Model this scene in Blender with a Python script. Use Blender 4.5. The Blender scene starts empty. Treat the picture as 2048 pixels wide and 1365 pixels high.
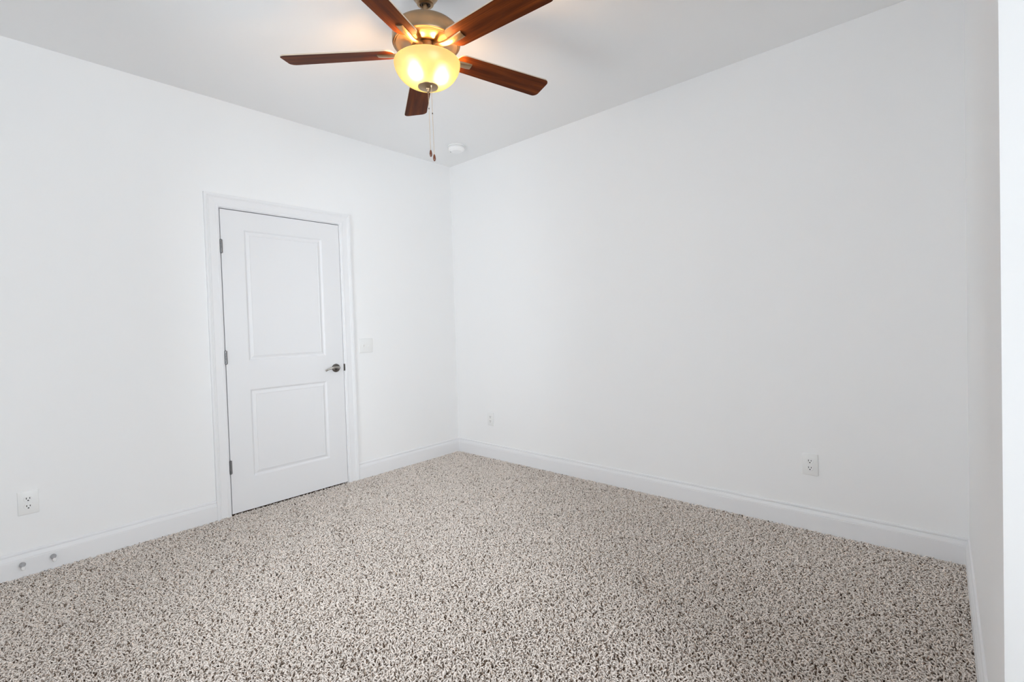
import bpy, bmesh, math, random
import numpy as np
from mathutils import Vector, Matrix

SC = bpy.context.scene
COL = SC.collection
PI = math.pi
random.seed(7)

# ------------------------------------------------------------------ room constants (metres)
H = 2.767          # ceiling height
W = 3.6355         # length of the far right wall
D = 3.42           # depth of the room
T = 0.14           # wall thickness
JOG = -1.722       # the side wall ends here and the room widens into a window bay
W2 = 4.55          # outer wall of the bay
WIN_Y0, WIN_Y1, WIN_Z0, WIN_Z1 = -3.34, -1.82, 0.20, 2.40        # window in the outer wall of the bay
BW_X0, BW_X1, BW_Z0, BW_Z1 = 0.90, 1.90, 0.45, 2.20              # unseen window behind the camera, added and sized for fill light
FAN = (1.8093, -1.713)

# ------------------------------------------------------------------ camera
cam_d = bpy.data.cameras.new('camera')
cam = bpy.data.objects.new('camera', cam_d)
COL.objects.link(cam)
YAW, PITCH, ROLL = 0.7296, -0.021, -0.031
fw = Vector((-math.sin(YAW) * math.cos(PITCH), math.cos(YAW) * math.cos(PITCH), math.sin(PITCH)))
rt = Vector((math.cos(YAW), math.sin(YAW), 0))
up = rt.cross(fw)
r2 = rt * math.cos(ROLL) + up * math.sin(ROLL)
u2 = -rt * math.sin(ROLL) + up * math.cos(ROLL)
m = Matrix((r2, u2, -fw)).transposed().to_4x4()
m.translation = Vector((3.543, -3.1309, 1.2189))
cam.matrix_world = m
cam_d.sensor_fit = 'HORIZONTAL'
cam_d.sensor_width = 36
cam_d.lens = 960.226 / 2048 * 36
cam_d.shift_y = -11.818 / 2048
cam_d.clip_start = 0.01
SC.camera = cam

# ------------------------------------------------------------------ world, daylight, exposure
world = bpy.data.worlds.new('sky')
SC.world = world
world.use_nodes = True
bg = world.node_tree.nodes['Background']
bg.inputs['Color'].default_value = (0.88, 0.945, 1.0, 1)
bg.inputs['Strength'].default_value = 6.0

def portal(name, loc, rot, sx, sy):
    l = bpy.data.lights.new(name, 'AREA')
    l.shape = 'RECTANGLE'; l.size = sx; l.size_y = sy
    l.cycles.is_portal = True
    o = bpy.data.objects.new(name, l); COL.objects.link(o)
    o.location = loc; o.rotation_euler = rot
portal('window_daylight', (W2 + T + 0.01, (WIN_Y0 + WIN_Y1) / 2, (WIN_Z0 + WIN_Z1) / 2), (0, PI / 2, 0), WIN_Z1 - WIN_Z0, WIN_Y1 - WIN_Y0)
portal('window_daylight', ((BW_X0 + BW_X1) / 2, -D - T - 0.01, (BW_Z0 + BW_Z1) / 2), (PI / 2, 0, 0), BW_X1 - BW_X0, BW_Z1 - BW_Z0)

SC.view_settings.view_transform = 'Standard'
SC.view_settings.look = 'None'
SC.view_settings.gamma = 1
SC.view_settings.use_curve_mapping = False
SC.view_settings.exposure = 0.89
SC.cycles.use_denoising = True
SC.cycles.max_bounces = 14
SC.cycles.diffuse_bounces = 10
SC.cycles.transmission_bounces = 8
SC.cycles.transparent_max_bounces = 12
SC.cycles.caustics_reflective = False
SC.cycles.caustics_refractive = False

# ------------------------------------------------------------------ materials
def mat(name, col, rough=0.5, metal=0.0, spec=0.5, coat=0.0):
    m = bpy.data.materials.new(name); m.use_nodes = True
    b = m.node_tree.nodes['Principled BSDF']
    b.inputs['Base Color'].default_value = (*col, 1)
    b.inputs['Roughness'].default_value = rough
    b.inputs['Metallic'].default_value = metal
    b.inputs['Specular IOR Level'].default_value = spec
    b.inputs['Coat Weight'].default_value = coat
    return m

def bump(m, scale, strength, dist=0.001, detail=3, stretch=None):
    nt = m.node_tree; b = nt.nodes['Principled BSDF']
    tc = nt.nodes.new('ShaderNodeTexCoord')
    mp = nt.nodes.new('ShaderNodeMapping')
    if stretch: mp.inputs['Scale'].default_value = stretch
    n = nt.nodes.new('ShaderNodeTexNoise'); n.inputs['Scale'].default_value = scale; n.inputs['Detail'].default_value = detail
    bp = nt.nodes.new('ShaderNodeBump'); bp.inputs['Strength'].default_value = strength; bp.inputs['Distance'].default_value = dist
    nt.links.new(tc.outputs['Object'], mp.inputs['Vector'])
    nt.links.new(mp.outputs['Vector'], n.inputs['Vector'])
    nt.links.new(n.outputs['Fac'], bp.inputs['Height'])
    nt.links.new(bp.outputs['Normal'], b.inputs['Normal'])
    return n

M_WALL = mat('wall_paint', (0.88, 0.88, 0.88), 0.75, spec=0.25); bump(M_WALL, 90, 0.15, 0.0006)
M_CEIL = mat('ceiling_paint', (0.88, 0.88, 0.88), 0.9, spec=0.1); bump(M_CEIL, 120, 0.15, 0.0006)
M_TRIM = mat('trim_enamel', (0.825, 0.825, 0.835), 0.5, spec=0.3)
M_DOOR = mat('door_enamel', (0.80, 0.80, 0.81), 0.55, spec=0.25)
M_PLATE = mat('white_plastic', (0.84, 0.84, 0.83), 0.35)
M_DETECT = mat('detector_plastic', (0.93, 0.93, 0.93), 0.4)
M_SLOT = mat('slot_dark', (0.02, 0.02, 0.022), 0.6)
M_VINYL = mat('window_vinyl', (0.85, 0.85, 0.85), 0.4)
M_NICKEL = mat('satin_nickel', (0.42, 0.40, 0.37), 0.3, 1.0)
M_STEEL = mat('brushed_steel', (0.50, 0.50, 0.51), 0.35, 1.0)
M_HINGE = mat('hinge_nickel', (0.24, 0.24, 0.245), 0.35, 1.0)
M_DARKMETAL = mat('dark_nickel', (0.16, 0.145, 0.13), 0.32, 1.0)
M_RUBBER = mat('white_rubber', (0.80, 0.80, 0.79), 0.5)
M_BACKING = mat('carpet_backing', (0.17, 0.115, 0.08), 1.0, spec=0.0)
M_FANMETAL = mat('champagne_metal', (0.38, 0.265, 0.16), 0.33, 1.0); bump(M_FANMETAL, 60, 0.05, 0.0004, stretch=(1, 1, 12))
M_FANDARK = mat('fan_dark_brown', (0.08, 0.05, 0.03), 0.6, 0.3)  # even dark brown for the hanger ball and chain connectors
M_FOB = mat('fob_wood', (0.13, 0.032, 0.010), 0.22, coat=0.4)
M_CHAIN = mat('brass_chain', (0.72, 0.58, 0.42), 0.35, 1.0)

def wood_material():
    m = mat('blade_wood', (0.15, 0.04, 0.012), 0.5, spec=0.08)
    nt = m.node_tree; b = nt.nodes['Principled BSDF']
    tc = nt.nodes.new('ShaderNodeTexCoord')
    mp = nt.nodes.new('ShaderNodeMapping'); mp.inputs['Scale'].default_value = (1.8, 22, 8)
    n = nt.nodes.new('ShaderNodeTexNoise'); n.inputs['Scale'].default_value = 1.0; n.inputs['Detail'].default_value = 5; n.inputs['Distortion'].default_value = 0.4
    mp2 = nt.nodes.new('ShaderNodeMapping'); mp2.inputs['Scale'].default_value = (8, 260, 8)
    n2 = nt.nodes.new('ShaderNodeTexNoise'); n2.inputs['Scale'].default_value = 1.0; n2.inputs['Detail'].default_value = 3
    mix = nt.nodes.new('ShaderNodeMath'); mix.operation = 'MULTIPLY_ADD'; mix.inputs[1].default_value = 0.3
    rp = nt.nodes.new('ShaderNodeValToRGB')
    e = rp.color_ramp.elements
    e[0].position = 0.40; e[0].color = (0.035, 0.006, 0.001, 1)
    e[1].position = 0.88; e[1].color = (0.230, 0.052, 0.007, 1)
    k = e.new(0.64); k.color = (0.105, 0.022, 0.003, 1)
    L = nt.links.new
    L(tc.outputs['Object'], mp.inputs['Vector']); L(tc.outputs['Object'], mp2.inputs['Vector'])
    L(mp.outputs['Vector'], n.inputs['Vector']); L(mp2.outputs['Vector'], n2.inputs['Vector'])
    L(n2.outputs['Fac'], mix.inputs[0]); L(n.outputs['Fac'], mix.inputs[2])
    L(mix.outputs[0], rp.inputs['Fac']); L(rp.outputs['Color'], b.inputs['Base Color'])
    return m
M_WOOD = wood_material()
M_EDGE = mat('blade_edge', (0.50, 0.42, 0.33), 0.5)

def glass_bowl_material():
    m = bpy.data.materials.new('frosted_amber_glass'); m.use_nodes = True
    nt = m.node_tree; nt.nodes.clear()
    out = nt.nodes.new('ShaderNodeOutputMaterial')
    tr = nt.nodes.new('ShaderNodeBsdfTranslucent'); tr.inputs['Color'].default_value = (0.036, 0.043, 0.025, 1)
    df = nt.nodes.new('ShaderNodeBsdfDiffuse'); df.inputs['Color'].default_value = (0.75, 0.62, 0.38, 1)
    gl = nt.nodes.new('ShaderNodeBsdfGlossy'); gl.inputs['Roughness'].default_value = 0.3
    a = nt.nodes.new('ShaderNodeMixShader'); a.inputs[0].default_value = 0.30
    c = nt.nodes.new('ShaderNodeMixShader'); c.inputs[0].default_value = 0.04
    L = nt.links.new
    rf = nt.nodes.new('ShaderNodeBsdfRefraction'); rf.inputs['Color'].default_value = (1.0, 1.0, 0.9, 1)
    rf.inputs['Roughness'].default_value = 0.65; rf.inputs['IOR'].default_value = 1.4
    e = nt.nodes.new('ShaderNodeMixShader'); e.inputs[0].default_value = 0.025
    L(tr.outputs[0], a.inputs[1]); L(df.outputs[0], a.inputs[2])
    L(a.outputs[0], e.inputs[1]); L(rf.outputs[0], e.inputs[2]); L(e.outputs[0], c.inputs[1]); L(gl.outputs[0], c.inputs[2]); L(c.outputs[0], out.inputs[0])
    return m
M_BOWL = glass_bowl_material()

def emit(name, col, s):
    m = bpy.data.materials.new(name); m.use_nodes = True
    b = m.node_tree.nodes['Principled BSDF']
    b.inputs['Base Color'].default_value = (0.9, 0.9, 0.9, 1)
    b.inputs['Emission Color'].default_value = (*col, 1); b.inputs['Emission Strength'].default_value = s
    return m
M_BULB = emit('lit_bulb', (1.0, 0.56, 0.22), 190)

def pane_material():
    m = bpy.data.materials.new('window_glass'); m.use_nodes = True
    nt = m.node_tree; nt.nodes.clear()
    out = nt.nodes.new('ShaderNodeOutputMaterial')
    tp = nt.nodes.new('ShaderNodeBsdfTransparent'); gl = nt.nodes.new('ShaderNodeBsdfGlossy'); gl.inputs['Roughness'].default_value = 0.02
    fr = nt.nodes.new('ShaderNodeFresnel'); mx = nt.nodes.new('ShaderNodeMixShader')
    L = nt.links.new
    L(fr.outputs[0], mx.inputs[0]); L(tp.outputs[0], mx.inputs[1]); L(gl.outputs[0], mx.inputs[2]); L(mx.outputs[0], out.inputs[0])
    return m
M_PANE = pane_material()

def yarn_material():
    m = mat('carpet_yarn', (0.5, 0.45, 0.4), 0.95, spec=0.05)
    nt = m.node_tree; b = nt.nodes['Principled BSDF']
    at = nt.nodes.new('ShaderNodeAttribute'); at.attribute_name = 'tone'
    rp = nt.nodes.new('ShaderNodeValToRGB')
    e = rp.color_ramp.elements
    e[0].position = 0.0; e[0].color = (0.11, 0.070, 0.045, 1)
    e[1].position = 1.0; e[1].color = (0.98, 0.905, 0.84, 1)
    k = e.new(0.35); k.color = (0.44, 0.355, 0.29, 1)
    k = e.new(0.65); k.color = (0.92, 0.84, 0.775, 1)
    nt.links.new(at.outputs['Fac'], rp.inputs['Fac']); nt.links.new(rp.outputs['Color'], b.inputs['Base Color'])
    return m
M_YARN = yarn_material()

# ------------------------------------------------------------------ mesh helpers
def obj(name, bm, material, parent=None, smooth=None, **props):
    me = bpy.data.meshes.new(name)
    bmesh.ops.recalc_face_normals(bm, faces=bm.faces)
    bm.to_mesh(me); bm.free()
    ms = material if isinstance(material, (list, tuple)) else [material]
    for x in ms: me.materials.append(x)
    o = bpy.data.objects.new(name, me); COL.objects.link(o)
    if smooth is not None:
        me.shade_smooth()
        me.set_sharp_from_angle(angle=math.radians(smooth))
    if parent: o.parent = parent
    for k, v in props.items(): o[k] = v
    return o

def thing(name, loc, label, cat, group=None, rot=(0, 0, 0)):
    o = bpy.data.objects.new(name, None); COL.objects.link(o)
    o.empty_display_size = 0.05
    o.location = loc; o.rotation_euler = rot; o['label'] = label; o['category'] = cat
    if group: o['group'] = group
    return o

def box(bm, a, b, bev=0.0, seg=2):
    lo = [min(a[i], b[i]) for i in range(3)]; hi = [max(a[i], b[i]) for i in range(3)]
    vs = [bm.verts.new((hi[0] if i & 1 else lo[0], hi[1] if i & 2 else lo[1], hi[2] if i & 4 else lo[2])) for i in range(8)]
    fs = [bm.faces.new([vs[i] for i in f]) for f in ((0, 2, 3, 1), (4, 5, 7, 6), (0, 1, 5, 4), (2, 6, 7, 3), (0, 4, 6, 2), (1, 3, 7, 5))]
    if bev > 0:
        es = list({e for f in fs for e in f.edges})
        bmesh.ops.bevel(bm, geom=es, offset=bev, segments=seg, profile=0.5, affect='EDGES')
    return bm

def lathe(bm, prof, c=(0, 0), n=64, close=False, mtx=None):
    rings = []
    for r, z in prof:
        if r < 1e-6:
            rings.append([bm.verts.new((c[0], c[1], z))])
        else:
            rings.append([bm.verts.new((c[0] + r * math.cos(2 * PI * i / n), c[1] + r * math.sin(2 * PI * i / n), z)) for i in range(n)])
    for A, B in zip(rings, rings[1:]):
        if len(A) == 1 and len(B) == 1: continue
        for i in range(n):
            j = (i + 1) % n
            if len(A) == 1: bm.faces.new((A[0], B[i], B[j]))
            elif len(B) == 1: bm.faces.new((A[i], A[j], B[0]))
            else: bm.faces.new((A[i], A[j], B[j], B[i]))
    if mtx is not None:
        bmesh.ops.transform(bm, matrix=mtx, verts=[v for R in rings for v in R])
    return bm

def tube(bm, pts, rad, n=12, cap=True):
    """swept round tube; rad is a number, or one (a, b) ellipse pair / number per point"""
    pts = [Vector(p) for p in pts]; rings = []
    prev = None
    for i, p in enumerate(pts):
        t = (pts[min(i + 1, len(pts) - 1)] - pts[max(i - 1, 0)]).normalized()
        if prev is None:
            ref = Vector((0, 0, 1)) if abs(t.z) < 0.9 else Vector((1, 0, 0))
            x = t.cross(ref).normalized()
        else:
            x = (prev - t * prev.dot(t)).normalized()
        prev = x; y = t.cross(x)
        r = rad[i] if isinstance(rad, (list, tuple)) else rad
        ra, rb = r if isinstance(r, (list, tuple)) else (r, r)
        rings.append([bm.verts.new(p + x * ra * math.cos(2 * PI * k / n) + y * rb * math.sin(2 * PI * k / n)) for k in range(n)])
    for A, B in zip(rings, rings[1:]):
        for i in range(n):
            j = (i + 1) % n; bm.faces.new((A[i], A[j], B[j], B[i]))
    if cap: bm.faces.new(rings[0][::-1]); bm.faces.new(rings[-1])
    return bm

def sweep(bm, prof, frames, closed_prof=True):
    """prof: list of (a, b); frames: list of (origin, axis_a, axis_b)"""
    rings = [[bm.verts.new(Vector(o) + Vector(xa) * a + Vector(xb) * b) for a, b in prof] for o, xa, xb in frames]
    n = len(prof)
    for A, B in zip(rings, rings[1:]):
        for i in range(n if closed_prof else n - 1):
            j = (i + 1) % n; bm.faces.new((A[i], A[j], B[j], B[i]))
    bm.faces.new(rings[0][::-1]); bm.faces.new(rings[-1])
    return bm

def wall(name, p0, p1, openings, axis):
    """solid wall box from p0 to p1; one opening (u0,u1,z0,z1) along the wall's length axis"""
    bm = bmesh.new()
    if not openings:
        box(bm, p0, p1)
    else:
        u0, u1, z0, z1 = openings
        a = 1 if axis == 'y' else 0
        def seg(ua, ub, za, zb):
            q0 = list(p0); q1 = list(p1); q0[a] = ua; q1[a] = ub; q0[2] = za; q1[2] = zb
            box(bm, q0, q1)
        seg(p0[a], u0, p0[2], p1[2]); seg(u1, p1[a], p0[2], p1[2])
        if z0 > p0[2]: seg(u0, u1, p0[2], z0)
        seg(u0, u1, z1, p1[2])
    return obj(name, bm, M_WALL, kind='structure')

# ------------------------------------------------------------------ room shell
DY0, DY1, DTOP = -2.025, -1.187, 2.048         # door slab
JY0, JY1, JTOP = DY0 - 0.005, DY1 + 0.0035, DTOP + 0.006
FZ = -0.012
wall('wall_left', (-T, -D - T, -0.1), (0, 0, H + 0.1), (JY0 - 0.02, JY1 + 0.02, -0.1, JTOP + 0.02), 'y')
wall('wall_right', (-T, 0, -0.1), (W + T, T, H + 0.1), None, 'x')
wall('wall_side', (W, JOG, -0.1), (W2 + T, 0, H + 0.1), None, 'y')
wall('wall_bay', (W2, -D - T, -0.1), (W2 + T, JOG, H + 0.1), (WIN_Y0, WIN_Y1, WIN_Z0, WIN_Z1), 'y')
wall('wall_near', (0, -D - T, -0.1), (W2, -D, H + 0.1), (BW_X0, BW_X1, BW_Z0, BW_Z1), 'x')
obj('ceiling', box(bmesh.new(), (0, -D, H), (W2, 0, H + 0.1)), M_CEIL, kind='structure')
obj('floor', box(bmesh.new(), (-1.2, -D, -0.1), (W2, 0, FZ)), M_BACKING, kind='structure')

# unseen closed box behind the door, added to block sky light at its gaps
bm = bmesh.new()
box(bm, (-1.2, -2.6, FZ), (-1.1, -0.7, H)); box(bm, (-1.2, -2.7, FZ), (-T, -2.6, H)); box(bm, (-1.2, -0.7, FZ), (-T, -0.6, H))
box(bm, (-1.2, -2.7, H), (-T, -0.6, H + 0.1))
obj('wall_light_block', bm, M_WALL, kind='structure')

# ------------------------------------------------------------------ baseboards
BASE = [(0, FZ), (0.0150, FZ), (0.0150, 0.0905), (0.0135, 0.0922), (0.0142, 0.0950), (0.0130, 0.1010), (0.0105, 0.1080), (0.0080, 0.1130),
        (0.0066, 0.1170), (0.0028, 0.1178), (0.0028, 0.1212), (0.0078, 0.1218), (0.0074, 0.1280), (0.0055, 0.1315), (0.0025, 0.1328), (0, 0.1330)]
def baseboard(name, a, b, n, m0=0, m1=0):
    """a->b along the wall, n = inward normal; m0/m1 = mitre (1 inner corner) at each end"""
    a = Vector(a); b = Vector(b); n = Vector(n); d = (b - a).normalized()
    bm = bmesh.new()
    z = Vector((0, 0, 1))
    R0 = [bm.verts.new(a + n * t + z * h + d * t * m0) for t, h in BASE]
    R1 = [bm.verts.new(b + n * t + z * h - d * t * m1) for t, h in BASE]
    k = len(BASE)
    for i in range(k):
        j = (i + 1) % k; bm.faces.new((R0[i], R0[j], R1[j], R1[i]))
    bm.faces.new(R0[::-1]); bm.faces.new(R1)
    return obj(name, bm, M_TRIM, kind='structure')
CW = 0.083                                       # casing width
CI0, CI1, CIT = DY0 - 0.011, DY1 + 0.011, DTOP + 0.011
baseboard('baseboard_left', (0, -D, 0), (0, CI0 - CW, 0), (1, 0, 0), 1, 0)
baseboard('baseboard_corner', (0, CI1 + CW, 0), (0, 0, 0), (1, 0, 0), 0, 1)
baseboard('baseboard_right', (0, 0, 0), (W, 0, 0), (0, -1, 0), 1, 1)
baseboard('baseboard_side', (W, 0, 0), (W, JOG, 0), (-1, 0, 0), 1, -1)
baseboard('baseboard_return', (W, JOG, 0), (W2, JOG, 0), (0, -1, 0), -1, 1)
baseboard('baseboard_bay', (W2, JOG, 0), (W2, -D, 0), (-1, 0, 0), 1, 1)
baseboard('baseboard_near', (W2, -D, 0), (0, -D, 0), (0, 1, 0), 1, 1)

# ------------------------------------------------------------------ door casing and jamb
CAS = [(0, 0), (0, 0.0085), (0.006, 0.0110), (0.014, 0.0120), (0.018, 0.0105), (0.052, 0.0130), (0.058, 0.0150), (0.061, 0.0172),
       (0.064, 0.0160), (0.068, 0.0185), (0.078, 0.0195), (0.083, 0.0180), (0.083, 0)]
bm = bmesh.new()
R = []
for (y, z, sy, sz) in ((CI0, FZ, -1, 0), (CI0, CIT, -1, 1), (CI1, CIT, 1, 1), (CI1, FZ, 1, 0)):
    R.append([bm.verts.new((h, y + sy * w, z + sz * w)) for w, h in CAS])
for A, B in zip(R, R[1:]):
    for i in range(len(CAS)):
        j = (i + 1) % len(CAS); bm.faces.new((A[i], A[j], B[j], B[i]))
bm.faces.new(R[0]); bm.faces.new(R[-1][::-1])
obj('trim_1', bm, M_TRIM, kind='structure')
bm = bmesh.new()
for (ya, yb) in ((JY0 - 0.02, JY0), (JY1, JY1 + 0.02)):
    box(bm, (-T, ya, FZ), (0.0005, yb, JTOP + 0.02))
box(bm, (-T, JY0, JTOP), (0.0005, JY1, JTOP + 0.02))
box(bm, (-0.052, JY0, FZ), (-0.040, JY0 + 0.012, JTOP)); box(bm, (-0.052, JY1 - 0.012, FZ), (-0.040, JY1, JTOP))
box(bm, (-0.052, JY0, JTOP - 0.012), (-0.040, JY1, JTOP))
obj('trim_2', bm, M_TRIM, kind='structure')

# ------------------------------------------------------------------ door slab with two moulded panels
def door_slab():
    bm = bmesh.new()
    x0 = -0.0355; x1 = -0.0005
    z0, z1 = 0.010, DTOP
    # moulding rings: (inset, depth)
    rings = [(0, 0), (0.004, -0.0020), (0.010, -0.0085), (0.014, -0.0100), (0.020, -0.0088), (0.032, -0.0030), (0.036, -0.0020), (0.038, -0.0042)]
    py0, py1 = DY0 + 0.142, DY1 - 0.142
    panels = [(py0, py1, 0.232, 0.832), (py0, py1, 1.028, 1.925)]
    ys = [DY0, py0, py1, DY1]; zs = [z0, 0.232, 0.832, 1.028, 1.925, z1]
    V = {(i, j): bm.verts.new((x1, y, z)) for i, y in enumerate(ys) for j, z in enumerate(zs)}
    for i in range(3):
        for j in range(5):
            if i == 1 and j in (1, 3): continue
            bm.faces.new((V[i, j], V[i + 1, j], V[i + 1, j + 1], V[i, j + 1]))
    for (a, b, c, d), j in zip(panels, (1, 3)):
        prev = [V[1, j], V[2, j], V[2, j + 1], V[1, j + 1]]
        for ins, dep in rings[1:]:
            cur = [bm.verts.new((x1 + dep, y, z)) for y, z in ((a + ins, c + ins), (b - ins, c + ins), (b - ins, d - ins), (a + ins, d - ins))]
            for k in range(4):
                l = (k + 1) % 4; bm.faces.new((prev[k], prev[l], cur[l], cur[k]))
            prev = cur
        bm.faces.new(prev)
    B = {(i, j): bm.verts.new((x0, ys[i], zs[j])) for i in (0, 3) for j in (0, 5)}
    bm.faces.new((B[0, 0], B[0, 5], B[3, 5], B[3, 0]))
    bm.faces.new([V[0, j] for j in range(6)] + [B[0, 5], B[0, 0]])
    bm.faces.new([V[3, j] for j in range(6)] + [B[3, 5], B[3, 0]])
    bm.faces.new([V[i, 0] for i in range(4)] + [B[3, 0], B[0, 0]])
    bm.faces.new([V[i, 5] for i in range(4)] + [B[3, 5], B[0, 5]])
    return bm
door = obj('door_1', door_slab(), M_DOOR, kind='structure', label='white two panel interior door with satin nickel lever')

def rotx(c): return Matrix.Translation(c) @ Matrix.Rotation(PI / 2, 4, 'Y')
hy, hz = DY1 - 0.066, 0.925
bm = bmesh.new()
lathe(bm, [(0, 0.000), (0.0325, 0.000), (0.0325, 0.004), (0.0305, 0.0085), (0.024, 0.0115), (0.014, 0.013), (0.0125, 0.018), (0.0115, 0.030), (0.0105, 0.044), (0.0, 0.044)], n=48, mtx=rotx((0, hy, hz)))
hd = obj('door_handle', bm, M_DARKMETAL, door, 40, label='round dark nickel rose and neck')
bm = bmesh.new()
pts = []; rad = []
for i in range(15):
    t = i / 14
    pts.append((0.040 + 0.014 * math.sin(PI * min(t * 1.2, 1)) - 0.004 * t, hy + 0.012 - 0.112 * t, hz + 0.002 + 0.009 * math.sin(PI * t * 1.05) - 0.013 * t * t))
    rad.append((0.0042 + 0.0018 * (1 - t), 0.0095 - 0.0035 * t if t > 0 else 0.006))
tube(bm, pts, rad, 14)
obj('lever', bm, M_NICKEL, hd, 60)
for z in (1.800, 1.061, 0.326):
    bm = bmesh.new()
    y = DY0 - 0.0015
    for q in range(5):
        a = z - 0.0445 + q * 0.0178
        lathe(bm, [(0, a + 0.0004), (0.0058, a + 0.0004), (0.0066, a + 0.0012), (0.0066, a + 0.0166), (0.0058, a + 0.0174), (0, a + 0.0174)], c=(0.0055, y), n=20)
    lathe(bm, [(0, z - 0.0475), (0.003, z - 0.047), (0.0042, z - 0.0445), (0, z - 0.0445)], c=(0.0055, y), n=16)
    lathe(bm, [(0, z + 0.0445), (0.0042, z + 0.0445), (0.003, z + 0.047), (0, z + 0.0475)], c=(0.0055, y), n=16)
    box(bm, (-0.034, y - 0.0012, z - 0.0445), (0.004, y + 0.0012, z + 0.0445))
    box(bm, (-0.0008, y + 0.003, z - 0.0445), (0.0012, y + 0.011, z + 0.0445))
    obj('hinge', bm, M_HINGE, door, 40, label='brushed steel butt hinge')
bm = bmesh.new()
box(bm, (-0.030, DY1 + 0.0005, hz - 0.0285), (0.0012, DY1 + 0.0026, hz + 0.0285))
box(bm, (0.0008, DY1 + 0.0010, hz - 0.027), (0.0034, DY1 + 0.0125, hz + 0.027), 0.001)
obj('strike_plate', bm, M_DARKMETAL, door, 40, label='dark metal strike plate at the latch')

# ------------------------------------------------------------------ windows (daylight comes through these)
def window(name, to_world, w, z0, z1):
    """built in local (u along the wall, v outward, z); to_world maps a point"""
    def B(bm, u0, u1, v0, v1, a, b, bev=0.002): 
        box(bm, (u0, v0, a), (u1, v1, b), bev); return bm
    def fin(nm, bm, m, parent=None, **k):
        for v in bm.verts: v.co = to_world(v.co)
        return obj(nm, bm, m, parent, **k)
    f = 0.05
    bm = bmesh.new()
    B(bm, 0, f, 0.075, 0.135, z0, z1); B(bm, w - f, w, 0.075, 0.135, z0, z1)
    B(bm, f, w - f, 0.075, 0.135, z0, z0 + f); B(bm, f, w - f, 0.075, 0.135, z1 - f, z1)
    B(bm, w / 2 - 0.03, w / 2 + 0.03, 0.075, 0.135, z0 + f, z1 - f)
    root = fin(name, bm, M_VINYL, kind='structure')
    zm = (z0 + z1) / 2
    for ua, ub in ((f, w / 2 - 0.03), (w / 2 + 0.03, w - f)):
        for za, zb, v in ((z0 + f, zm + 0.02, 0.085), (zm - 0.02, z1 - f, 0.110)):
            s = 0.035; bm = bmesh.new()
            B(bm, ua, ua + s, v, v + 0.022, za, zb); B(bm, ub - s, ub, v, v + 0.022, za, zb)
            B(bm, ua + s, ub - s, v, v + 0.022, za, za + s); B(bm, ua + s, ub - s, v, v + 0.022, zb - s, zb)
            sh = fin('sash', bm, M_VINYL, root)
            fin('pane', B(bmesh.new(), ua + s, ub - s, v + 0.009, v + 0.013, za + s, zb - s, 0), M_PANE, sh)
    return root
window('window_1', lambda p: Vector((W2 + p.y, WIN_Y0 + p.x, p.z)), WIN_Y1 - WIN_Y0, WIN_Z0, WIN_Z1)
window('window_fill', lambda p: Vector((BW_X0 + p.x, -D - p.y, p.z)), BW_X1 - BW_X0, BW_Z0, BW_Z1)  # added back window, there to fill the room with daylight
# painted stools at the foot of each opening
obj('trim_3', box(bmesh.new(), (W2 - 0.02, WIN_Y0 - 0.03, WIN_Z0 - 0.02), (W2 + 0.075, WIN_Y1 + 0.03, WIN_Z0 + 0.001), 0.003), M_TRIM, kind='structure')
obj('trim_4', box(bmesh.new(), (BW_X0 - 0.03, -D - 0.075, BW_Z0 - 0.02), (BW_X1 + 0.03, -D + 0.02, BW_Z0 + 0.001), 0.003), M_TRIM, kind='structure')

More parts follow.
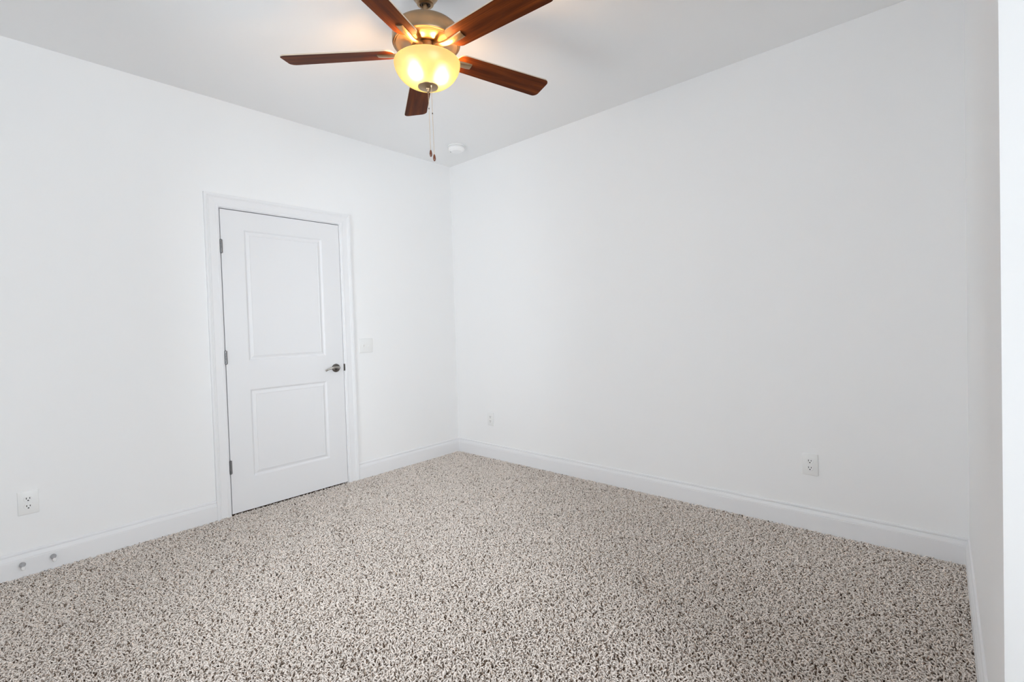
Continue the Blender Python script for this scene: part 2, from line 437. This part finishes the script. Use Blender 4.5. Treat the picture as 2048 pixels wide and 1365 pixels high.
# ------------------------------------------------------------------ carpet pile
def carpet():
    rng = np.random.default_rng(3)
    S = 0.570; step = 0.0078; n = int(S / step)
    gx, gy = np.meshgrid(np.arange(n), np.arange(n))
    N = gx.size
    base = np.stack([(gx.ravel() + rng.uniform(0, 1, N)) * S / n - S / 2, (gy.ravel() + rng.uniform(0, 1, N)) * S / n - S / 2], 1)
    K = 5                                                   # points along a yarn
    ang = rng.uniform(0, 2 * PI, N)
    lean = rng.uniform(0.009, 0.021, N); hgt = rng.uniform(0.0095, 0.0185, N)
    curl = rng.uniform(-1.9, 1.9, N)
    rad = rng.uniform(0.0019, 0.0028, N)
    t = np.linspace(0, 1, K)
    a = ang[:, None] + curl[:, None] * t[None, :] ** 1.3
    st = lean[:, None] * np.stack([np.zeros(N), *[np.full(N, (t[i] ** 1.3 - t[i - 1] ** 1.3)) for i in range(1, K)]], 1)
    px = base[:, :1] + np.cumsum(np.cos(a) * st, 1); py = base[:, 1:] + np.cumsum(np.sin(a) * st, 1)
    pz = hgt[:, None] * np.sin(t * PI * 0.5 * 1.12)[None, :]
    P = np.stack([px, py, pz], 2)                           # N,K,3
    Tn = np.gradient(P, axis=1); Tn /= np.linalg.norm(Tn, axis=2, keepdims=True)
    side = np.stack([-np.sin(a), np.cos(a), np.zeros_like(a)], 2)
    upv = np.cross(Tn, side)
    tw = rng.uniform(0, 2 * PI, N)[:, None] + t[None, :] * 2.5
    taper = np.array([1.0, 1.0, 1.05, 1.0, 0.55])[None, :, None]
    C = 4
    V = np.zeros((N, K, C, 3))
    for c in range(C):
        th = tw + 2 * PI * c / C
        V[:, :, c] = P + rad[:, None, None] * taper * (np.cos(th)[..., None] * side + np.sin(th)[..., None] * upv)
    verts = V.reshape(-1, 3)
    idx = np.arange(N)[:, None, None] * K * C
    k = np.arange(K - 1)[None, :, None] * C; c = np.arange(C)[None, None, :]; c2 = (c + 1) % C
    q = np.stack([idx + k + c, idx + k + c2, idx + k + C + c2, idx + k + C + c], -1).reshape(-1, 4)
    capq = (np.arange(N)[:, None] * K * C + (K - 1) * C + np.arange(C)[None, :])
    q = np.concatenate([q, capq], 0)
    me = bpy.data.meshes.new('carpet_pile')
    me.vertices.add(len(verts)); me.loops.add(q.size); me.polygons.add(len(q))
    me.vertices.foreach_set('co', verts.astype(np.float32).ravel())
    me.loops.foreach_set('vertex_index', q.astype(np.int32).ravel())
    me.polygons.foreach_set('loop_start', np.arange(0, q.size, 4, dtype=np.int32))
    me.update(calc_edges=True); me.validate()
    tone = np.where(rng.uniform(0, 1, N) < 0.03, rng.uniform(0.0, 0.35, N), rng.uniform(0.66, 1.0, N))
    tone = np.repeat(tone[:, None], K, 1)                   # brown flecks along a yarn paint in the dark of crevices
    fl = rng.uniform(0, 1, N) < 0.35
    pos = rng.integers(0, K, N)
    tone[np.arange(N)[fl], pos[fl]] = rng.uniform(0.0, 0.22, fl.sum())
    at = me.attributes.new('tone', 'FLOAT', 'POINT')
    at.data.foreach_set('value', np.repeat(tone.ravel(), C).astype(np.float32))
    me.shade_smooth()
    me.materials.append(M_YARN)
    o = bpy.data.objects.new('carpet_pile', me); COL.objects.link(o)
    nx = math.ceil(W2 / S); ny = math.ceil(D / S)
    sx = W2 / nx; sy = D / ny                                 # tiles overlap slightly so the pile reaches every wall
    o.location = (W2 / 2, -D / 2, FZ)
    ng = bpy.data.node_groups.new('pile_tiles', 'GeometryNodeTree')
    ng.interface.new_socket('Geometry', in_out='INPUT', socket_type='NodeSocketGeometry')
    ng.interface.new_socket('Geometry', in_out='OUTPUT', socket_type='NodeSocketGeometry')
    gi = ng.nodes.new('NodeGroupInput'); go = ng.nodes.new('NodeGroupOutput')
    gr = ng.nodes.new('GeometryNodeMeshGrid')
    gr.inputs['Size X'].default_value = sx * (nx - 1); gr.inputs['Size Y'].default_value = sy * (ny - 1)
    gr.inputs['Vertices X'].default_value = nx; gr.inputs['Vertices Y'].default_value = ny
    ip = ng.nodes.new('GeometryNodeInstanceOnPoints')
    rv = ng.nodes.new('FunctionNodeRandomValue'); rv.data_type = 'INT'
    rv.inputs['Min'].default_value = 0 if False else rv.inputs['Min'].default_value
    for s in rv.inputs:
        if s.type == 'INT' and s.name == 'Min': s.default_value = 0
        if s.type == 'INT' and s.name == 'Max': s.default_value = 3
    mu = ng.nodes.new('ShaderNodeMath'); mu.operation = 'MULTIPLY'; mu.inputs[1].default_value = PI / 2
    cx = ng.nodes.new('ShaderNodeCombineXYZ')
    vout = [s for s in rv.outputs if s.type == 'INT'][0]
    L = ng.links.new
    L(vout, mu.inputs[0]); L(mu.outputs[0], cx.inputs['Z']); L(cx.outputs[0], ip.inputs['Rotation'])
    L(gr.outputs['Mesh'], ip.inputs['Points']); L(gi.outputs[0], ip.inputs['Instance']); L(ip.outputs[0], go.inputs[0])
    md = o.modifiers.new('tiles', 'NODES'); md.node_group = ng
    o['kind'] = 'stuff'; o['category'] = 'carpet'
    o['label'] = 'mottled beige and brown frieze carpet pile with crevice shade in its flecks covering the whole floor'
carpet()

# ------------------------------------------------------------------ outlets and light switch
def disc_prof(r, h): return [(0, 0), (r, 0), (r, h * 0.7), (r * 0.94, h), (0, h)]
def make_outlet(label):
    """faces +X of its own frame, centred on the wall surface"""
    t = thing('wall_outlet', (0, 0, 0), label, 'outlet', 'duplex outlets low on the walls')
    bm = box(bmesh.new(), (0, -0.0395, -0.061), (0.0062, 0.0395, 0.061), 0.0028, 3)
    obj('cover_plate', bm, M_PLATE, t, 35)
    bm = bmesh.new(); lathe(bm, [(0, 0.0062), (0.0034, 0.0062), (0.0030, 0.0074), (0, 0.0078)], n=20, mtx=Matrix.Rotation(PI / 2, 4, 'Y'))
    obj('screw', bm, M_PLATE, t, 40)
    for s in (1, -1):
        bm = bmesh.new(); cz = s * 0.0195
        ring = []
        for x, sc in ((0.003, 1), (0.0080, 1), (0.0088, 0.95)):
            rr = []
            for i in range(36):
                a = 2 * PI * i / 36
                y = 0.0172 * math.cos(a) * sc; z = max(-0.0140, min(0.0140, 0.0172 * math.sin(a))) * sc
                rr.append(bm.verts.new((x, y, cz + z)))
            ring.append(rr)
        for A, B in zip(ring, ring[1:]):
            for i in range(36):
                j = (i + 1) % 36; bm.faces.new((A[i], A[j], B[j], B[i]))
        bm.faces.new(ring[-1]); bm.faces.new(ring[0][::-1])
        rc = obj('receptacle', bm, M_PLATE, t, 35)
        for y, hh in ((-0.0063, 0.0050), (0.0063, 0.0042)):
            obj('slot', box(bmesh.new(), (0.0080, y - 0.0016, cz + 0.0036 - hh), (0.00895, y + 0.0016, cz + 0.0032 + hh)), M_SLOT, rc)
        bm = bmesh.new(); vs = []
        for x in (0.0080, 0.00895):
            vs.append([bm.verts.new((x, 0.0034 * math.cos(a), cz - 0.0080 + 0.0034 * max(-0.75, math.sin(a)))) for a in [2 * PI * i / 16 for i in range(16)]])
        for i in range(16):
            j = (i + 1) % 16; bm.faces.new((vs[0][i], vs[0][j], vs[1][j], vs[1][i]))
        bm.faces.new(vs[1]); bm.faces.new(vs[0][::-1])
        obj('slot', bm, M_SLOT, rc)
    return t
def copy_tree(o, parent=None):
    c = o.copy(); COL.objects.link(c)
    if parent: c.parent = parent
    for ch in list(o.children): copy_tree(ch, c)
    return c
o1 = make_outlet('white duplex outlet on the door wall above the two door stops')
spots = [((0, -2.977, 0.376), 0, None),
         ((0.452, 0, 0.362), -PI / 2, 'white duplex outlet near the far room corner, just right of the corner'),
         ((2.982, 0, 0.376), -PI / 2, 'white duplex outlet at the right end of the long blank wall')]
for i, (loc, rz, lab) in enumerate(spots):
    o = o1 if i == 0 else copy_tree(o1)
    o.location = loc; o.rotation_euler = (0, 0, rz)
    if lab: o['label'] = lab

sw = thing('light_switch', (0, -0.985, 1.087), 'white double toggle light switch on the wall right of the door', 'light switch')
obj('cover_plate', box(bmesh.new(), (0, -0.062, -0.059), (0.0060, 0.062, 0.059), 0.0026, 3), M_PLATE, sw, 35)
for y, s in ((-0.023, 1), (0.023, -1)):
    bm = bmesh.new()
    box(bm, (0.005, y - 0.0052, -0.0122), (0.0066, y + 0.0052, 0.0122))
    fr = obj('switch_slot', bm, M_PLATE, sw)
    bm = bmesh.new()
    a = [bm.verts.new(p) for p in ((0.006, y - 0.0043, -0.0075), (0.006, y + 0.0043, -0.0075), (0.006, y + 0.0043, 0.0075), (0.006, y - 0.0043, 0.0075))]
    zt = s * 0.0085
    b = [bm.verts.new(p) for p in ((0.0175, y - 0.0034, zt - 0.0030), (0.0175, y + 0.0034, zt - 0.0030), (0.0175, y + 0.0034, zt + 0.0030), (0.0175, y - 0.0034, zt + 0.0030))]
    for i in range(4):
        j = (i + 1) % 4; bm.faces.new((a[i], a[j], b[j], b[i]))
    bm.faces.new(b); bm.faces.new(a[::-1])
    obj('toggle', bm, M_PLATE, sw)
for y in (-0.023, 0.023):
    for z in (-0.030, 0.030):
        bm = bmesh.new(); lathe(bm, [(0, 0.0058), (0.0028, 0.0058), (0.0025, 0.0070), (0, 0.0073)], n=16, mtx=Matrix.Translation((0, y, z)) @ Matrix.Rotation(PI / 2, 4, 'Y'))
        obj('screw', bm, M_PLATE, sw, 40)

# ------------------------------------------------------------------ door stops on the baseboard
def make_stop(label):
    t = thing('door_stop', (0, 0, 0), label, 'door stop', 'door stops on the baseboard')
    R = Matrix.Rotation(PI / 2, 4, 'Y')
    bm = bmesh.new()
    lathe(bm, [(0, 0), (0.0125, 0), (0.0128, 0.002), (0.0118, 0.005), (0.0085, 0.012), (0.0060, 0.022), (0.0050, 0.034), (0.0050, 0.056), (0.0065, 0.058), (0.0065, 0.060), (0, 0.060)], n=32, mtx=R)
    obj('stem', bm, M_STEEL, t, 40)
    bm = bmesh.new()
    lathe(bm, [(0, 0.058), (0.0080, 0.058), (0.0085, 0.061), (0.0082, 0.069), (0.0065, 0.072), (0, 0.073)], n=28, mtx=R)
    obj('rubber_tip', bm, M_RUBBER, t, 40, label='white rubber tip')
    return t
s1 = make_stop('steel door stop with white tip, the one farther from the door')
s1.location = (0.015, -3.010, 0.066)
s2 = copy_tree(s1); s2.location = (0.015, -2.895, 0.066)
s2['label'] = 'steel door stop with white tip, the one nearer the door'

# ------------------------------------------------------------------ smoke detector
sd = thing('smoke_detector', (0.455, -0.318, H), 'round white smoke detector on the ceiling near the room corner', 'smoke detector', rot=(0, 0, 0.6))
bm = bmesh.new(); lathe(bm, [(0, 0), (0.074, 0), (0.0765, -0.003), (0.0765, -0.010), (0.074, -0.0125), (0, -0.0125)], n=64)
obj('base_ring', bm, M_PLATE, sd, 35)
bm = bmesh.new(); lathe(bm, [(0, -0.011), (0.063, -0.011), (0.063, -0.0140), (0.0695, -0.0155), (0.0695, -0.026), (0.066, -0.032), (0.054, -0.038), (0.050, -0.042), (0.046, -0.0455), (0.018, -0.0475), (0.016, -0.0460), (0, -0.0460)], n=64)
body = obj('detector_body', bm, M_DETECT, sd, 35)
bm = bmesh.new()
for i in range(40):
    a = 2 * PI * i / 40
    b2 = bmesh.new(); box(b2, (0.0672, -0.0028, -0.0245), (0.0700, 0.0028, -0.0225))
    b2.transform(Matrix.Rotation(a, 4, 'Z'))
    tm = bpy.data.meshes.new('x'); b2.to_mesh(tm); b2.free(); bm.from_mesh(tm); bpy.data.meshes.remove(tm)
M_VENT = mat('vent_grey', (0.45, 0.45, 0.45), 0.6)
obj('vent', bm, M_VENT, body)
bm = bmesh.new(); lathe(bm, [(0, -0.036), (0.0042, -0.036), (0.0042, -0.0415), (0, -0.042)], c=(-0.055, 0.012), n=16)
obj('indicator_lamp', bm, M_VENT, body, 40)

# ------------------------------------------------------------------ ceiling fan
fx, fy = FAN
fan = thing('ceiling_fan', (fx, fy, H), 'five blade ceiling fan with champagne metal motor and lit amber glass bowl', 'ceiling fan')
def fo(name, bm, material, parent=None, smooth=None, **k):
    """fan meshes are written in z from the floor; move them into the fan's frame"""
    for v in bm.verts: v.co.z -= H
    return obj(name, bm, material, parent or fan, smooth, **k)

bm = bmesh.new()
lathe(bm, [(0, H), (0.066, H), (0.068, H - 0.006), (0.0675, H - 0.022), (0.062, H - 0.042), (0.051, H - 0.058), (0.0415, H - 0.069), (0.0385, H - 0.075), (0.0375, H - 0.080),
           (0.034, H - 0.083), (0.024, H - 0.084), (0.0225, H - 0.081), (0.022, H - 0.060), (0, H - 0.060)], n=64)
canopy = fo('canopy', bm, M_FANMETAL, smooth=35)
bm = bmesh.new(); lathe(bm, [(0.0223, H - 0.0600), (0.0223, H - 0.0815), (0.0150, H - 0.0830), (0.0150, H - 0.0600)], n=48)
fo('hanger_ball', bm, M_FANDARK, smooth=40)
bm = bmesh.new(); lathe(bm, [(0.0118, H - 0.05), (0.0118, 2.591), (0.020, 2.588), (0.024, 2.580)], n=32)
fo('downrod', bm, M_FANMETAL, smooth=40)
bm = bmesh.new()
lathe(bm, [(0, 2.588), (0.022, 2.588), (0.030, 2.586), (0.085, 2.586), (0.118, 2.584), (0.136, 2.578), (0.147, 2.568), (0.1510, 2.557), (0.1525, 2.540), (0.1530, 2.520),
           (0.1528, 2.508), (0.1510, 2.5030), (0.1470, 2.5010), (0.1425, 2.5020), (0.1395, 2.5000), (0.1360, 2.5005), (0.1280, 2.5060), (0.1150, 2.5090), (0.1000, 2.5090), (0.0850, 2.5060),
           (0.0740, 2.5005), (0.0680, 2.4985), (0.0650, 2.4990), (0.0620, 2.5020), (0, 2.5020)], n=96)
fo('motor_housing', bm, M_FANMETAL, smooth=30)
# flywheel with mounting blocks
bm = bmesh.new()
lathe(bm, [(0, 2.501), (0.052, 2.501), (0.054, 2.499), (0.054, 2.478), (0.052, 2.476), (0, 2.476)], n=60)
fo('flywheel', bm, M_FANMETAL, smooth=35)
# switch cup and fitter plate that carries the bowl
bm = bmesh.new()
lathe(bm, [(0, 2.478), (0.046, 2.478), (0.047, 2.472), (0.047, 2.456), (0.052, 2.452), (0.060, 2.448), (0.062, 2.444), (0.062, 2.440), (0.060, 2.438), (0.030, 2.438), (0.028, 2.434), (0.012, 2.431), (0.008, 2.427),
           (0.006, 2.425), (0.006, 2.320), (0, 2.320)], n=64)
fo('light_fitter', bm, M_FANMETAL, smooth=35)

# bowl
bm = bmesh.new()
prof = []
a, d, zr = 0.149, 0.107, 2.420
prof.append((0.131, zr + 0.0075)); prof.append((0.138, zr + 0.0075)); prof.append((0.1445, zr + 0.0055)); prof.append((0.148, zr + 0.0025))
for i in range(25):
    th = (PI / 2) * i / 24 * 0.93
    r = a * max(0.0, math.cos(th)) ** 0.88
    z = zr - d * math.sin(th) ** 1.06
    prof.append((r, z))
lathe(bm, prof, n=96)
bowl = fo('glass_bowl', bm, M_BOWL, smooth=60, label='lit frosted amber glass bowl')
# lamps inside the bowl
cdir = Vector((0.774, -0.633, 0)); rdir = Vector((0.745, 0.667, 0))
for ra, ca in ((-0.048, 0.030), (0.055, -0.008)):
    p = rdir * ra + cdir * ca
    bm = bmesh.new()
    lathe(bm, [(0, 2.352), (0.013, 2.3545), (0.0235, 2.362), (0.0275, 2.374), (0.0255, 2.387), (0.018, 2.400), (0.0125, 2.410), (0.0125, 2.416), (0, 2.416)], c=(p.x, p.y), n=24)
    b_ = fo('bulb', bm, M_BULB, smooth=60, label='glowing warm bulb')
    bm = bmesh.new()
    lathe(bm, [(0, 2.415), (0.0155, 2.415), (0.017, 2.418), (0.017, 2.441), (0, 2.441)], c=(p.x, p.y), n=24)
    fo('lamp_socket', bm, M_RUBBER, smooth=40)
# finial
bm = bmesh.new()
lathe(bm, [(0, 2.3180), (0.0455, 2.3180), (0.0462, 2.3165), (0.0455, 2.3145), (0.036, 2.3115), (0.020, 2.3085), (0.0115, 2.3065), (0.0100, 2.3040), (0.0090, 2.3010), (0.0088, 2.2975), (0.0070, 2.2930), (0.0035, 2.2905), (0, 2.2900)], n=56)
finial = fo('finial', bm, M_FANMETAL, smooth=35)

# pull chains with wooden fobs
def chain(x, y, z_top, z_fob, z_link, lean):
    """beads from z_top down to the fob's top"""
    bm = bmesh.new(); n = int((z_top - z_fob) / 0.0044)
    for i in range(n + 1):
        t = i / n
        z = z_top + (z_fob - z_top) * t
        bmesh.ops.create_icosphere(bm, subdivisions=1, radius=0.0017, matrix=Matrix.Translation((x + lean.x * t, y + lean.y * t, z)))
    tube(bm, [(x, y, z_top), (x + lean.x, y + lean.y, z_fob)], 0.0006, 6)
    c = fo('pull_chain', bm, M_CHAIN, smooth=60)
    ex, ey = x + lean.x, y + lean.y
    bm = bmesh.new()
    lathe(bm, [(0, z_fob + 0.001), (0.0028, z_fob), (0.0046, z_fob - 0.006), (0.0062, z_fob - 0.016), (0.0064, z_fob - 0.021), (0.0050, z_fob - 0.027), (0.0025, z_fob - 0.030), (0, z_fob - 0.0305)], c=(ex, ey), n=24)
    fo('fob', bm, M_FOB, c, 60, label='dark wooden teardrop fob')
    t = (z_top - z_link) / (z_top - z_fob)
    bm = bmesh.new()
    lathe(bm, [(0, z_link + 0.003), (0.0022, z_link + 0.003), (0.0022, z_link - 0.003), (0, z_link - 0.003)], c=(x + lean.x * t, y + lean.y * t), n=12)
    fo('connector', bm, M_FANDARK, c, 40)
chain(0, 0, 2.2900, 2.0300, 2.218, rdir * 0.002)
p = rdir * 0.0145 + cdir * 0.022
chain(p.x, p.y, 2.3110, 2.0020, 2.186, rdir * 0.003)
bm = bmesh.new(); lathe(bm, [(0, 2.3140), (0.0040, 2.3140), (0.0045, 2.3110), (0.0030, 2.3085), (0.0018, 2.3020), (0, 2.3020)], c=(p.x, p.y), n=20)
fo('chain_bushing', bm, M_CHAIN, finial, 40)

# blades with their irons
ZB = 2.4681; PHI0 = 3.8323; PITCH_B = -0.2008
def rounded_outline(pts, rads, n=8):
    out = []
    k = len(pts)
    for i in range(k):
        p = Vector(pts[i]); a_ = Vector(pts[i - 1]); b_ = Vector(pts[(i + 1) % k]); r = rads[i]
        da = (a_ - p).normalized(); db = (b_ - p).normalized()
        half = da.angle(db) / 2
        l = r / math.tan(half)
        s = p + da * l; e = p + db * l
        c = p + (da + db).normalized() * (r / math.sin(half))
        v0 = s - c; v1 = e - c; ang = v0.angle(v1)
        sg = 1 if v0.x * v1.y - v0.y * v1.x > 0 else -1
        for j in range(n + 1):
            t = ang * j / n * sg
            out.append((c.x + v0.x * math.cos(t) - v0.y * math.sin(t), c.y + v0.x * math.sin(t) + v0.y * math.cos(t)))
    return out
for kk in range(5):
    ang = PHI0 - kk * 2 * PI / 5
    Mx = Matrix.Rotation(ang, 4, 'Z')
    Mp = Matrix.Rotation(PITCH_B, 4, 'X')
    base = Matrix.Translation((0, 0, ZB - H)) @ Mx @ Mp
    ol = rounded_outline([(0.148, -0.054), (0.66, -0.066), (0.66, 0.066), (0.148, 0.054)], [0.040, 0.028, 0.028, 0.040])
    bm = bmesh.new()
    th = 0.0055
    A = [bm.verts.new((x, y, 0)) for x, y in ol]; B = [bm.verts.new((x, y, th)) for x, y in ol]
    f0 = bm.faces.new(A[::-1]); f1 = bm.faces.new(B)
    for i in range(len(ol)):
        j = (i + 1) % len(ol)
        f = bm.faces.new((A[i], A[j], B[j], B[i])); f.material_index = 1
    bl = obj('blade', bm, [M_WOOD, M_EDGE], fan)
    bl.matrix_local = base
    # iron: from the flywheel out under the blade
    bm = bmesh.new(); rings = []
    path = [(0.046, 0.0105, 0.0115, 0.0), (0.060, 0.0100, 0.0120, 0.0), (0.078, 0.0050, 0.0125, 0.2), (0.100, -0.0030, 0.0130, 0.6), (0.122, -0.0080, 0.0140, 1), (0.145, -0.0100, 0.0155, 1),
            (0.175, -0.0100, 0.0170, 1), (0.205, -0.0090, 0.0178, 1), (0.226, -0.0078, 0.0180, 1)]
    for i, (r, dz, hw, tw) in enumerate(path):
        hh = 0.0095 if i < len(path) - 2 else (0.0085 if i == len(path) - 2 else 0.0070)
        pa = PITCH_B * tw
        rg = []
        for (u, v) in ((-1, 0.0), (-0.97, -0.45), (-0.75, -0.85), (-0.4, -1.0), (0.4, -1.0), (0.75, -0.85), (0.97, -0.45), (1, 0.0)):
            y = u * hw; z = v * hh + (0.0098 if tw else 0.0098)
            rg.append(bm.verts.new((r, y * math.cos(pa) - (z + dz) * math.sin(pa) * 0, (z + dz) + y * math.sin(pa))))
        rings.append(rg)
    for A_, B_ in zip(rings, rings[1:]):
        for i in range(8):
            j = (i + 1) % 8; bm.faces.new((A_[i], A_[j], B_[j], B_[i]))
    bm.faces.new(rings[0][::-1]); bm.faces.new(rings[-1])
    ir = obj('blade_iron', bm, M_FANMETAL, fan, 40)
    ir.matrix_local = Matrix.Translation((0, 0, ZB - H - 0.0)) @ Mx
